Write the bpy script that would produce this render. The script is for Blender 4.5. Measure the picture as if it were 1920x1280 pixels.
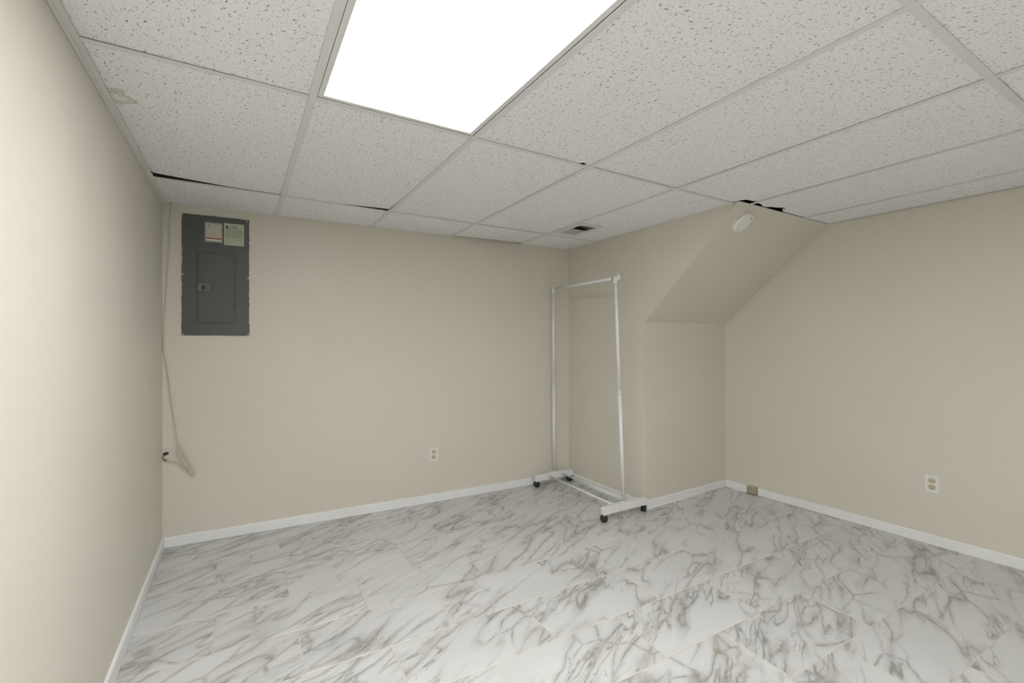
import bpy, bmesh, math, random
from mathutils import Vector, Matrix, noise

# ---------------------------------------------------------------- clean scene
for o in list(bpy.data.objects):
    bpy.data.objects.remove(o, do_unlink=True)
scene = bpy.context.scene
COL = scene.collection
random.seed(7)

# ---------------------------------------------------------------- camera
CAM_POS = Vector((0.3942, -3.4039, 1.2229))
YAW, PITCH, ROLL, FPX = 0.5368, 0.0018, -0.0003, 858.58
fwd = Vector((math.sin(YAW) * math.cos(PITCH), math.cos(YAW) * math.cos(PITCH), math.sin(PITCH)))
rgt = Vector((math.cos(YAW), -math.sin(YAW), 0))
upv = rgt.cross(fwd)
r2 = rgt * math.cos(ROLL) + upv * math.sin(ROLL)
u2 = upv * math.cos(ROLL) - rgt * math.sin(ROLL)
cam_data = bpy.data.cameras.new('camera')
cam_data.sensor_fit = 'HORIZONTAL'
cam_data.sensor_width = 36.0
cam_data.lens = FPX / 1920.0 * 36.0
cam_data.clip_start = 0.02
cam = bpy.data.objects.new('camera', cam_data)
mw = Matrix((r2, u2, -fwd)).transposed().to_4x4()
mw.translation = CAM_POS
cam.matrix_world = mw
COL.objects.link(cam)
scene.camera = cam

# ---------------------------------------------------------------- world / exposure / lamp level
world = bpy.data.worlds.new('world')
scene.world = world
world.use_nodes = True
world.node_tree.nodes['Background'].inputs[0].default_value = (0.02, 0.02, 0.02, 1)
world.node_tree.nodes['Background'].inputs[1].default_value = 1.0
vs = scene.view_settings
vs.view_transform = 'Standard'
vs.look = 'None'
vs.gamma = 1.0
vs.use_curve_mapping = False
vs.exposure = 0.0
LAMP_STRENGTH = 10.0
OVERHEAD_FILL_STRENGTH = 20.0  # level of the added fill light above the viewpoint
LAMP_COLOR = (0.99, 0.998, 1.0)

# ---------------------------------------------------------------- room dimensions (metres)
H = 2.0566                     # hung ceiling
TOP = H + 0.30                 # deck above it
A = Vector((0.0, 0.0))         # left / back corner
B = Vector((2.9465, -0.1178))  # back / stair side corner
C = Vector((2.9432, -1.0142))  # outer corner of the stair enclosure
D = Vector((3.9426, -0.9879))  # stair face / right wall corner
YR = -6.62                     # wall behind the camera
LD = (Vector((-0.0113, -3.0)) - A); L_END = A + LD * (YR / LD.y)
RD = (Vector((4.0239, -3.0)) - D); R_END = D + RD * ((YR - D.y) / RD.y)
ZS1, ZS2 = 1.3702, 1.3762      # foot of the sloping soffit
T = Vector((2.9382, -1.7661))  # soffit meets ceiling
U = Vector((3.9737, -1.7657))
BB = 0.061                     # baseboard height
CG = 0.6096                    # ceiling module
C1, R1 = 0.6073, -1.7172
COLX = [C1 + i * CG for i in range(6)]
ROWY = {2: R1 + 2 * CG, 1: R1, 0: R1 - 2 * CG, -1: R1 - 4 * CG, -2: R1 - 6 * CG, -3: YR}

# ---------------------------------------------------------------- node helpers
def new_mat(name):
    m = bpy.data.materials.new(name)
    m.use_nodes = True
    nt = m.node_tree
    return m, nt, nt.nodes, nt.links, nt.nodes['Principled BSDF']

def N(nt, typ, **kw):
    n = nt.nodes.new(typ)
    for k, v in kw.items():
        setattr(n, k, v)
    return n

def math_node(nt, op, a, b=None, clamp=False):
    n = N(nt, 'ShaderNodeMath', operation=op, use_clamp=clamp)
    for i, v in enumerate((a, b)):
        if v is None:
            continue
        if isinstance(v, (int, float)):
            n.inputs[i].default_value = v
        else:
            nt.links.new(v, n.inputs[i])
    return n.outputs[0]

def vmath(nt, op, a, b=None, scale=None):
    n = N(nt, 'ShaderNodeVectorMath', operation=op)
    for i, v in enumerate((a, b)):
        if v is None:
            continue
        if isinstance(v, (tuple, list)):
            n.inputs[i].default_value = v
        else:
            nt.links.new(v, n.inputs[i])
    if scale is not None:
        n.inputs['Scale'].default_value = scale
    return n.outputs['Value'] if op in ('LENGTH', 'DOT_PRODUCT', 'DISTANCE') else n.outputs[0]

def maprange(nt, v, a, b, c, d, smooth=True):
    n = N(nt, 'ShaderNodeMapRange')
    n.interpolation_type = 'SMOOTHSTEP' if smooth else 'LINEAR'
    nt.links.new(v, n.inputs[0])
    for i, x in zip((1, 2, 3, 4), (a, b, c, d)):
        n.inputs[i].default_value = x
    return n.outputs[0]

def mix(nt, fac, a, b):
    n = N(nt, 'ShaderNodeMix', data_type='RGBA')
    for i, v in ((0, fac), (6, a), (7, b)):
        if isinstance(v, (int, float)):
            n.inputs[i].default_value = v
        elif isinstance(v, tuple):
            n.inputs[i].default_value = v if len(v) == 4 else v + (1,)
        else:
            nt.links.new(v, n.inputs[i])
    return n.outputs[2]

def noise_tex(nt, vec, scale, detail=2.0, rough=0.5, out=0):
    n = N(nt, 'ShaderNodeTexNoise')
    nt.links.new(vec, n.inputs['Vector'])
    n.inputs['Scale'].default_value = scale
    n.inputs['Detail'].default_value = detail
    n.inputs['Roughness'].default_value = rough
    return n.outputs[out]

def plain(name, color, rough=0.5, metal=0.0, var=0.06, scale=30.0, bump=0.0, bscale=300.0, spec=0.5):
    m, nt, nodes, links, b = new_mat(name)
    tc = N(nt, 'ShaderNodeTexCoord').outputs['Object']
    f = noise_tex(nt, tc, scale, 3)
    lo = tuple(c * (1 - var) for c in color)
    hi = tuple(min(1, c * (1 + var)) for c in color)
    links.new(mix(nt, f, lo, hi), b.inputs['Base Color'])
    b.inputs['Roughness'].default_value = rough
    b.inputs['Metallic'].default_value = metal
    b.inputs['Specular IOR Level'].default_value = spec
    if bump:
        bp = N(nt, 'ShaderNodeBump')
        bp.inputs['Strength'].default_value = bump
        bp.inputs['Distance'].default_value = 0.001
        links.new(noise_tex(nt, tc, bscale, 2), bp.inputs['Height'])
        links.new(bp.outputs[0], b.inputs['Normal'])
    return m

def wall_paint():
    m, nt, nodes, links, b = new_mat('beige_wall_paint')
    tc = N(nt, 'ShaderNodeTexCoord').outputs['Object']
    big = noise_tex(nt, tc, 1.1, 3, 0.55)
    col = mix(nt, maprange(nt, big, 0.3, 0.7, 0, 1), (0.692, 0.655, 0.575), (0.714, 0.677, 0.598))
    links.new(col, b.inputs['Base Color'])
    links.new(maprange(nt, noise_tex(nt, tc, 3.0, 3), 0.3, 0.7, 0.42, 0.52), b.inputs['Roughness'])
    b.inputs['Specular IOR Level'].default_value = 0.35
    bp = N(nt, 'ShaderNodeBump')
    bp.inputs['Strength'].default_value = 0.12
    bp.inputs['Distance'].default_value = 0.002
    h = math_node(nt, 'ADD', noise_tex(nt, tc, 260, 2), math_node(nt, 'MULTIPLY', noise_tex(nt, tc, 6, 2), 1.5))
    links.new(h, bp.inputs['Height'])
    links.new(bp.outputs[0], b.inputs['Normal'])
    return m

def marble():
    m, nt, nodes, links, b = new_mat('white_marble_tile')
    tc = N(nt, 'ShaderNodeTexCoord').outputs['Object']
    rnd = N(nt, 'ShaderNodeObjectInfo').outputs['Random']
    comb = N(nt, 'ShaderNodeCombineXYZ')
    links.new(math_node(nt, 'MULTIPLY', rnd, 37.0), comb.inputs[0])
    links.new(math_node(nt, 'MULTIPLY', rnd, 91.0), comb.inputs[1])
    links.new(math_node(nt, 'MULTIPLY', rnd, 53.0), comb.inputs[2])
    rot = N(nt, 'ShaderNodeVectorRotate', rotation_type='Z_AXIS')
    links.new(tc, rot.inputs['Vector'])
    rot.inputs['Angle'].default_value = -math.radians(27)
    # broad bends, then small jitters
    off = comb.outputs[0]
    w1 = vmath(nt, 'SUBTRACT', noise_tex(nt, vmath(nt, 'ADD', rot.outputs[0], off), 2.6, 2, 0.5, 1), (0.5, 0.5, 0.5))
    w2 = vmath(nt, 'SUBTRACT', noise_tex(nt, vmath(nt, 'ADD', rot.outputs[0], off), 17, 4, 0.62, 1), (0.5, 0.5, 0.5))
    p = vmath(nt, 'ADD', rot.outputs[0], vmath(nt, 'SCALE', w1, scale=0.10))
    p = vmath(nt, 'ADD', p, vmath(nt, 'SCALE', w2, scale=0.019))
    def streak(stretch, scale, shift, level, detail=2.0):
        q = vmath(nt, 'ADD', vmath(nt, 'MULTIPLY', p, (stretch, 1.0, 1.0)), vmath(nt, 'ADD', off, shift))
        return math_node(nt, 'ABSOLUTE', math_node(nt, 'SUBTRACT', noise_tex(nt, q, scale, detail, 0.5), level))
    dA = streak(0.20, 6.0, (0, 0, 0), 0.50)
    dB = streak(0.17, 13.0, (11.3, 4.1, 0), 0.48)
    dC = streak(0.22, 22.0, (3.7, 8.8, 0), 0.52)
    # connecting web between the main veins
    vor = N(nt, 'ShaderNodeTexVoronoi', feature='DISTANCE_TO_EDGE')
    links.new(vmath(nt, 'ADD', vmath(nt, 'MULTIPLY', p, (0.55, 1.0, 1.0)), off), vor.inputs['Vector'])
    vor.inputs['Scale'].default_value = 6.0
    dV = vor.outputs['Distance']
    # bands in which the veins gather
    mk = vmath(nt, 'ADD', vmath(nt, 'MULTIPLY', p, (0.40, 1.0, 1.0)), vmath(nt, 'ADD', off, (5.0, 9.0, 2.0)))
    mask = noise_tex(nt, mk, 4.6, 2)
    mA = maprange(nt, mask, 0.34, 0.52, 0.25, 1.0)
    mB = maprange(nt, mask, 0.45, 0.60, 0.0, 1.0)
    mV = maprange(nt, noise_tex(nt, vmath(nt, 'ADD', mk, (3.0, 1.0, 0.0)), 4.0, 2), 0.46, 0.62, 0.0, 1.0)
    st = vmath(nt, 'ADD', vmath(nt, 'MULTIPLY', p, (0.5, 1.0, 1.0)), off)
    fine = maprange(nt, noise_tex(nt, st, 34, 4, 0.6), 0.32, 0.62, 0.15, 1.0)
    def mul(a, b_):
        return math_node(nt, 'MULTIPLY', a, b_)
    def mx(a, b_):
        return math_node(nt, 'MAXIMUM', a, b_)
    cloud = mx(mul(maprange(nt, dA, 0.0, 0.075, 1, 0), mA), mx(mul(maprange(nt, dB, 0.0, 0.085, 0.75, 0), mB), mul(maprange(nt, dV, 0.0, 0.10, 0.6, 0), mV)))
    lineA = mul(mul(maprange(nt, dA, 0.002, 0.018, 1, 0), mA), fine)
    lineB = mul(mul(maprange(nt, dB, 0.002, 0.022, 1, 0), mB), fine)
    lineC = mul(mul(maprange(nt, dC, 0.002, 0.020, 0.7, 0), mul(mB, mB)), fine)
    lineV = mul(mul(maprange(nt, dV, 0.002, 0.034, 0.85, 0), mV), fine)
    base = mix(nt, maprange(nt, noise_tex(nt, st, 3.0, 3), 0.3, 0.7, 0, 1), (0.615, 0.620, 0.614), (0.665, 0.670, 0.664))
    col = mix(nt, mul(cloud, 0.48), base, (0.37, 0.365, 0.35))
    ln = mx(mx(lineA, lineB), mx(lineC, lineV))
    tint = mix(nt, maprange(nt, noise_tex(nt, st, 5.0, 2), 0.4, 0.6, 0, 1), (0.21, 0.205, 0.19), (0.27, 0.235, 0.165))
    col = mix(nt, mul(ln, 0.76), col, tint)
    links.new(col, b.inputs['Base Color'])
    b.inputs['Roughness'].default_value = 0.34
    b.inputs['Specular IOR Level'].default_value = 0.45
    return m

def fissured(name, stain=False):
    m, nt, nodes, links, b = new_mat(name)
    tc = N(nt, 'ShaderNodeTexCoord').outputs['Object']
    rnd = N(nt, 'ShaderNodeObjectInfo').outputs['Random']
    comb = N(nt, 'ShaderNodeCombineXYZ')
    links.new(math_node(nt, 'MULTIPLY', rnd, 41.0), comb.inputs[0])
    links.new(math_node(nt, 'MULTIPLY', rnd, 77.0), comb.inputs[1])
    p0 = vmath(nt, 'ADD', vmath(nt, 'MULTIPLY', tc, (1, 1, 0)), comb.outputs[0])
    wob = vmath(nt, 'SUBTRACT', noise_tex(nt, p0, 70, 2, 0.5, 1), (0.5, 0.5, 0.5))
    p0 = vmath(nt, 'ADD', p0, vmath(nt, 'SCALE', wob, scale=0.010))
    masks = []
    for scale, la, wa, keep, off in ((44.0, 0.30, 0.075, 0.60, 0.0), (72.0, 0.20, 0.10, 0.60, 13.7), (120.0, 0.19, 0.15, 0.85, 29.1)):
        v = N(nt, 'ShaderNodeTexVoronoi', voronoi_dimensions='2D', feature='F1')
        pv = vmath(nt, 'ADD', p0, (off, off * 0.7, 0))
        links.new(pv, v.inputs['Vector'])
        v.inputs['Scale'].default_value = scale
        v.inputs['Randomness'].default_value = 1.0
        d = vmath(nt, 'SCALE', vmath(nt, 'SUBTRACT', pv, v.outputs['Position']), scale=scale)
        sep = N(nt, 'ShaderNodeSeparateColor')
        links.new(v.outputs['Color'], sep.inputs[0])
        rr = N(nt, 'ShaderNodeVectorRotate', rotation_type='Z_AXIS')
        links.new(d, rr.inputs['Vector'])
        # the fissures lean one way, with scatter
        links.new(math_node(nt, 'ADD', math_node(nt, 'MULTIPLY', sep.outputs[0], 1.9), 0.35), rr.inputs['Angle'])
        e = vmath(nt, 'LENGTH', vmath(nt, 'MULTIPLY', rr.outputs[0], (1.0 / la, 1.0 / wa, 0)))
        size = maprange(nt, sep.outputs[1], 0.0, 1.0, 0.35, 1.0, False)
        k = maprange(nt, math_node(nt, 'DIVIDE', e, size), 0.75, 1.1, 1, 0)
        on = math_node(nt, 'LESS_THAN', sep.outputs[2], keep)
        masks.append(math_node(nt, 'MULTIPLY', k, on))
    pit = math_node(nt, 'MAXIMUM', masks[0], math_node(nt, 'MAXIMUM', math_node(nt, 'MULTIPLY', masks[1], 0.85), math_node(nt, 'MULTIPLY', masks[2], 0.55)))
    base = mix(nt, noise_tex(nt, tc, 2.5, 3), (0.895, 0.900, 0.900), (0.920, 0.925, 0.925))
    if stain:
        # brown water mark at the edge next to the wall
        dd = vmath(nt, 'SUBTRACT', tc, (-0.262, -0.27, 0))
        ll = math_node(nt, 'ADD', vmath(nt, 'LENGTH', vmath(nt, 'MULTIPLY', dd, (1, 0.8, 0))),
                       math_node(nt, 'MULTIPLY', math_node(nt, 'SUBTRACT', noise_tex(nt, tc, 22, 3), 0.5), 0.07))
        ring = math_node(nt, 'MULTIPLY', maprange(nt, ll, 0.015, 0.038, 0.15, 1), maprange(nt, ll, 0.038, 0.048, 1, 0))
        base = mix(nt, math_node(nt, 'MULTIPLY', ring, 0.55), base, (0.50, 0.43, 0.30))
    links.new(mix(nt, pit, base, (0.26, 0.255, 0.24)), b.inputs['Base Color'])
    b.inputs['Roughness'].default_value = 0.9
    b.inputs['Specular IOR Level'].default_value = 0.1
    bp = N(nt, 'ShaderNodeBump')
    bp.inputs['Strength'].default_value = 0.35
    bp.inputs['Distance'].default_value = 0.003
    links.new(math_node(nt, 'SUBTRACT', math_node(nt, 'MULTIPLY', noise_tex(nt, tc, 180, 2), 0.15), pit), bp.inputs['Height'])
    links.new(bp.outputs[0], b.inputs['Normal'])
    return m

def emitter(name, strength):
    m, nt, nodes, links, b = new_mat(name)
    tc = N(nt, 'ShaderNodeTexCoord').outputs['Object']
    sx = N(nt, 'ShaderNodeSeparateXYZ')
    links.new(tc, sx.inputs[0])
    # two tubes behind the lens
    d = math_node(nt, 'ABSOLUTE', math_node(nt, 'SUBTRACT', math_node(nt, 'ABSOLUTE', sx.outputs[0]), 0.13))
    s = maprange(nt, d, 0.0, 0.15, 1.12, 0.85)
    b.inputs['Base Color'].default_value = (0.8, 0.8, 0.8, 1)
    b.inputs['Emission Color'].default_value = LAMP_COLOR + (1,)
    links.new(math_node(nt, 'MULTIPLY', s, strength), b.inputs['Emission Strength'])
    b.inputs['Roughness'].default_value = 0.3
    return m

M = {}
M['wall'] = wall_paint()
M['marble'] = marble()
M['tile'] = fissured('fissured_ceiling_tile')
M['tile_stained'] = fissured('fissured_ceiling_tile_stained', True)
M['lamp'] = emitter('lit_prismatic_lens', LAMP_STRENGTH)
M['lamp_fill'] = emitter('fill_lens_bright', OVERHEAD_FILL_STRENGTH)  # lens of the added overhead fill light
M['grout'] = plain('cream_grout', (0.63, 0.59, 0.495), 0.9, var=0.16, scale=6)
M['deck'] = plain('plenum_shade_dark', (0.035, 0.03, 0.025), 0.95)  # near-black colour puts shade into the openings above the tiles
M['tee'] = plain('white_grid_steel', (0.77, 0.77, 0.755), 0.5, var=0.03)
M['angle'] = plain('cream_wall_angle', (0.75, 0.74, 0.70), 0.5, var=0.04)
M['trim'] = plain('white_trim_paint', (0.85, 0.855, 0.85), 0.42, var=0.05, scale=14, bump=0.25, bscale=60)
M['caulk'] = plain('white_caulk', (0.90, 0.905, 0.90), 0.5, var=0.03)
M['panel'] = plain('dark_grey_enamel', (0.086, 0.092, 0.088), 0.42, var=0.12, scale=9)
M['panel_line'] = plain('dark_seam', (0.028, 0.03, 0.028), 0.6)
M['latch'] = plain('taupe_latch', (0.16, 0.145, 0.12), 0.4)
M['black'] = plain('black_plastic', (0.014, 0.014, 0.014), 0.4)
M['steel'] = plain('dull_steel', (0.42, 0.41, 0.38), 0.4, metal=0.8)
M['paper'] = plain('cream_paper', (0.60, 0.56, 0.47), 0.7, var=0.05, scale=60)
M['paper_green'] = plain('pale_green_paper', (0.49, 0.53, 0.40), 0.7, var=0.05, scale=60)
M['ink'] = plain('faded_ink', (0.24, 0.23, 0.19), 0.8)
M['ink_dark'] = plain('dark_ink', (0.07, 0.07, 0.055), 0.8)
M['ink_blue'] = plain('navy_ink', (0.05, 0.048, 0.085), 0.8)
M['ink_violet'] = plain('violet_ink', (0.23, 0.19, 0.27), 0.8)
M['ink_red'] = plain('red_ink', (0.40, 0.035, 0.025), 0.7)
M['cable'] = plain('ivory_cable', (0.66, 0.615, 0.48), 0.45, var=0.05)
M['plate'] = plain('white_plastic_plate', (0.78, 0.78, 0.75), 0.35, var=0.02)
M['ivory'] = plain('ivory_plastic', (0.60, 0.54, 0.36), 0.4, var=0.03)
M['slot'] = plain('dark_slot', (0.02, 0.018, 0.014), 0.8)
M['jack'] = plain('tan_plastic', (0.42, 0.365, 0.265), 0.5, var=0.04)
M['detector'] = plain('cream_plastic', (0.86, 0.845, 0.79), 0.45, var=0.02)
M['rack'] = plain('white_enamel', (0.80, 0.815, 0.80), 0.3, var=0.03)
M['rack_plastic'] = plain('white_rack_plastic', (0.80, 0.80, 0.78), 0.42, var=0.04)
M['duct'] = plain('grey_galvanised', (0.34, 0.33, 0.30), 0.5, metal=0.2)
M['web_shade'] = plain('shade_dark_web', (0.05, 0.048, 0.045), 0.6)  # web colour darkened to stand in for shade in the tile gaps
M['damper'] = plain('grey_damper', (0.47, 0.465, 0.45), 0.5)

# ---------------------------------------------------------------- mesh helpers
def link(name, me, mat, parent=None, matrix=None):
    o = bpy.data.objects.new(name, me)
    if mat is not None:
        me.materials.clear()
        me.materials.append(mat)
    COL.objects.link(o)
    if matrix is not None:
        o.matrix_world = matrix
    if parent is not None:
        o.parent = parent
        o.matrix_parent_inverse = Matrix.Identity(4)
    return o

def bm_obj(name, bm, mat, parent=None, smooth=False):
    bmesh.ops.recalc_face_normals(bm, faces=bm.faces)
    me = bpy.data.meshes.new(name)
    bm.to_mesh(me)
    bm.free()
    if smooth:
        for p in me.polygons:
            p.use_smooth = True
    return link(name, me, mat, parent)

def add_box(bm, lo, hi, mtx=None):
    vs_ = []
    for z in (lo[2], hi[2]):
        for x, y in ((lo[0], lo[1]), (hi[0], lo[1]), (hi[0], hi[1]), (lo[0], hi[1])):
            v = Vector((x, y, z))
            vs_.append(bm.verts.new(mtx @ v if mtx else v))
    for f in ((0, 3, 2, 1), (4, 5, 6, 7), (0, 1, 5, 4), (1, 2, 6, 5), (2, 3, 7, 6), (3, 0, 4, 7)):
        bm.faces.new([vs_[i] for i in f])

def box(name, lo, hi, mat, parent=None, bevel=0.0, segs=2):
    bm = bmesh.new()
    add_box(bm, lo, hi)
    if bevel:
        bmesh.ops.bevel(bm, geom=list(bm.edges), offset=bevel, segments=segs, affect='EDGES', profile=0.5)
    return bm_obj(name, bm, mat, parent)

def add_prism(bm, poly, z0, z1):
    lo = [bm.verts.new((x, y, z0)) for x, y in poly]
    hi = [bm.verts.new((x, y, z1)) for x, y in poly]
    n = len(poly)
    bm.faces.new(lo[::-1])
    bm.faces.new(hi)
    for i in range(n):
        bm.faces.new((lo[i], lo[(i + 1) % n], hi[(i + 1) % n], hi[i]))

def add_cyl(bm, p0, p1, r0, r1=None, seg=20, caps=True):
    p0, p1 = Vector(p0), Vector(p1)
    r1 = r0 if r1 is None else r1
    d = (p1 - p0).normalized()
    a = d.orthogonal().normalized()
    b_ = d.cross(a)
    ring = []
    for p, r in ((p0, r0), (p1, r1)):
        ring.append([bm.verts.new(p + (a * math.cos(t) + b_ * math.sin(t)) * r) for t in [2 * math.pi * i / seg for i in range(seg)]])
    for i in range(seg):
        f = bm.faces.new((ring[0][i], ring[0][(i + 1) % seg], ring[1][(i + 1) % seg], ring[1][i]))
        f.smooth = True
    if caps:
        bm.faces.new(ring[0][::-1])
        bm.faces.new(ring[1])

def cyl(name, p0, p1, r0, mat, parent=None, r1=None, seg=20):
    bm = bmesh.new()
    add_cyl(bm, p0, p1, r0, r1, seg)
    return bm_obj(name, bm, mat, parent)

def add_lathe(bm, prof, axis_pt, axis, seg=40):
    axis = Vector(axis).normalized()
    a = axis.orthogonal().normalized()
    b_ = axis.cross(a)
    rings = []
    for r, h in prof:
        c = Vector(axis_pt) + axis * h
        if r < 1e-6:
            rings.append([bm.verts.new(c)])
        else:
            rings.append([bm.verts.new(c + (a * math.cos(t) + b_ * math.sin(t)) * r) for t in [2 * math.pi * i / seg for i in range(seg)]])
    for q, s in zip(rings, rings[1:]):
        for i in range(seg):
            j = (i + 1) % seg
            if len(q) == 1 and len(s) == 1:
                continue
            if len(q) == 1:
                f = bm.faces.new((q[0], s[i], s[j]))
            elif len(s) == 1:
                f = bm.faces.new((q[i], q[j], s[0]))
            else:
                f = bm.faces.new((q[i], q[j], s[j], s[i]))
            f.smooth = True

def catmull(pts, sub=8):
    pts = [Vector(p) for p in pts]
    out = []
    for i in range(len(pts) - 1):
        p0 = pts[max(i - 1, 0)]; p1 = pts[i]; p2 = pts[i + 1]; p3 = pts[min(i + 2, len(pts) - 1)]
        for k in range(sub):
            t = k / sub
            out.append(0.5 * ((2 * p1) + (p2 - p0) * t + (2 * p0 - 5 * p1 + 4 * p2 - p3) * t * t + (3 * p1 - p0 - 3 * p2 + p3) * t ** 3))
    out.append(pts[-1])
    return out

def tube(name, pts, r, mat, parent=None, seg=10, sub=8):
    path = catmull(pts, sub)
    bm = bmesh.new()
    rings = []
    up = None
    for i, p in enumerate(path):
        t = (path[min(i + 1, len(path) - 1)] - path[max(i - 1, 0)]).normalized()
        if up is None:
            up = t.orthogonal().normalized()
        up = (up - t * up.dot(t)).normalized()
        s = t.cross(up)
        rings.append([bm.verts.new(p + (up * math.cos(a) + s * math.sin(a)) * r) for a in [2 * math.pi * k / seg for k in range(seg)]])
    for q, s in zip(rings, rings[1:]):
        for k in range(seg):
            f = bm.faces.new((q[k], q[(k + 1) % seg], s[(k + 1) % seg], s[k]))
            f.smooth = True
    bm.faces.new(rings[0][::-1])
    bm.faces.new(rings[-1])
    return bm_obj(name, bm, mat, parent)

def empty(name, loc, mtx=None):
    o = bpy.data.objects.new(name, None)
    o.empty_display_size = 0.1
    COL.objects.link(o)
    if mtx is not None:
        o.matrix_world = mtx
    else:
        o.location = loc
    return o

def tag(o, label, cat, group=None, kind=None):
    o['label'] = label
    o['category'] = cat
    if group:
        o['group'] = group
    if kind:
        o['kind'] = kind
    return o

def struct(o, label, cat):
    return tag(o, label, cat, kind='structure')

def clip(poly, p, n):
    """keep the side of the line through p where (q-p).n >= 0"""
    out = []
    m = len(poly)
    for i in range(m):
        a, b_ = Vector(poly[i]), Vector(poly[(i + 1) % m])
        da, db = (a - p).dot(n), (b_ - p).dot(n)
        if da >= 0:
            out.append(a)
        if (da >= 0) != (db >= 0):
            out.append(a + (b_ - a) * (da / (da - db)))
    return out

def area(poly):
    return 0.5 * abs(sum(poly[i][0] * poly[(i + 1) % len(poly)][1] - poly[(i + 1) % len(poly)][0] * poly[i][1] for i in range(len(poly)))) if len(poly) > 2 else 0

def inset(poly, d):
    n = len(poly)
    s = sum(poly[i][0] * poly[(i + 1) % n][1] - poly[(i + 1) % n][0] * poly[i][1] for i in range(n))
    sg = 1 if s > 0 else -1
    out = []
    for i in range(n):
        p0, p1, p2 = Vector(poly[i - 1]), Vector(poly[i]), Vector(poly[(i + 1) % n])
        e1, e2 = (p1 - p0), (p2 - p1)
        if e1.length < 1e-7 or e2.length < 1e-7:
            out.append(p1); continue
        n1 = Vector((-e1.y, e1.x)).normalized() * sg
        n2 = Vector((-e2.y, e2.x)).normalized() * sg
        k = n1 + n2
        k = k / max(0.3, (1 + n1.dot(n2)))
        out.append(p1 + k * d)
    return out

def perp_in(p, q, inside):
    e = (q - p)
    n = Vector((-e.y, e.x)).normalized()
    return n if (inside - p).dot(n) > 0 else -n

MID = Vector((1.5, -2.5))
nL = perp_in(A, L_END, MID)
nB = perp_in(A, B, MID)
nR = perp_in(D, R_END, MID)
nS = perp_in(B, C, MID)                 # side of the stair enclosure
nF = perp_in(C, D, MID)                 # its face
nRear = Vector((0, 1))

# ---------------------------------------------------------------- walls
def wall_slab(name, p, q, n, z0, z1, thick, label):
    ctr = (p + q) / 2
    o_ = -n * thick
    bm = bmesh.new()
    add_prism(bm, [(v - ctr) for v in (p, q, q + o_, p + o_)], z0, z1)
    o = bm_obj(name, bm, M['wall'])
    o.location = (ctr.x, ctr.y, 0)
    return struct(o, label, 'wall')

wall_slab('wall_left', A - LD.normalized() * 0.12, L_END + LD.normalized() * 0.12, nL, -0.02, TOP, 0.12, 'bare beige painted wall on the left of the room')
wall_slab('wall_back', A - (B - A).normalized() * 0.06, B + (B - A).normalized() * 0.02, nB, -0.02, TOP, 0.12, 'beige painted back wall carrying the grey electrical panel')
wall_slab('wall_right', D - RD.normalized() * 0.08, R_END + RD.normalized() * 0.12, nR, -0.02, TOP, 0.12, 'beige painted wall on the right with a white outlet')
wall_slab('wall_rear', Vector((L_END.x + 0.001, YR)), Vector((R_END.x - 0.001, YR)), nRear, -0.02, TOP, 0.12, 'beige painted wall behind the viewpoint')

# stair enclosure: side, face and sloping soffit in one solid
bm = bmesh.new()
e = -0.012
side = [(B.x, B.y, -0.02), (C.x, C.y, -0.02), (C.x, C.y, ZS1), (T.x, T.y, H + 0.001), (T.x, T.y + 0.012, H + 0.003), (B.x, B.y, H + 0.003)]
dy = 0.10
far = [(D.x - e, B.y, -0.02), (D.x - e, D.y, -0.02), (D.x - e, D.y, ZS2), (U.x - e, U.y, H + 0.001), (U.x - e, U.y + 0.012, H + 0.003), (D.x - e, B.y, H + 0.003)]
a_ = [bm.verts.new(v) for v in side]
b_ = [bm.verts.new(v) for v in far]
bm.faces.new(a_)
bm.faces.new(b_[::-1])
for i in range(6):
    j = (i + 1) % 6
    if i == 0 or i == 1 or i == 2 or i == 3 or i == 4 or i == 5:
        bm.faces.new((a_[i], b_[i], b_[j], a_[j]))
bm.edges.ensure_lookup_table()
be = [ed for ed in bm.edges if {tuple(round(c, 4) for c in v.co) for v in ed.verts} in
      ({tuple(round(c, 4) for c in side[1]), tuple(round(c, 4) for c in side[2])}, {tuple(round(c, 4) for c in side[2]), tuple(round(c, 4) for c in side[3])})]
bmesh.ops.bevel(bm, geom=be, offset=0.004, segments=3, affect='EDGES', profile=0.5)
o = bm_obj('wall_stair', bm, M['wall'])
box('stair_shade_block', (T.x + 0.02, T.y + 0.05, H + 0.003), (U.x, B.y, TOP - 0.006), M['deck'], o)  # dark block added so the opening above the soffit looks shaded
struct(o, 'beige stair enclosure with a sloping underside between back and right wall', 'wall')

# ---------------------------------------------------------------- floor: grout bed and tiles
room = [A, B, C, D, R_END, L_END]
bm = bmesh.new()
add_prism(bm, [(v.x, v.y) for v in (L_END, R_END, D + Vector((0, 1.0)), A + Vector((0, 0.05)))], -0.05, -0.0011)
floor = bm_obj('floor', bm, M['grout'])
struct(floor, 'white marble-look tile floor with grey veins laid in running bond', 'floor')

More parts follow.
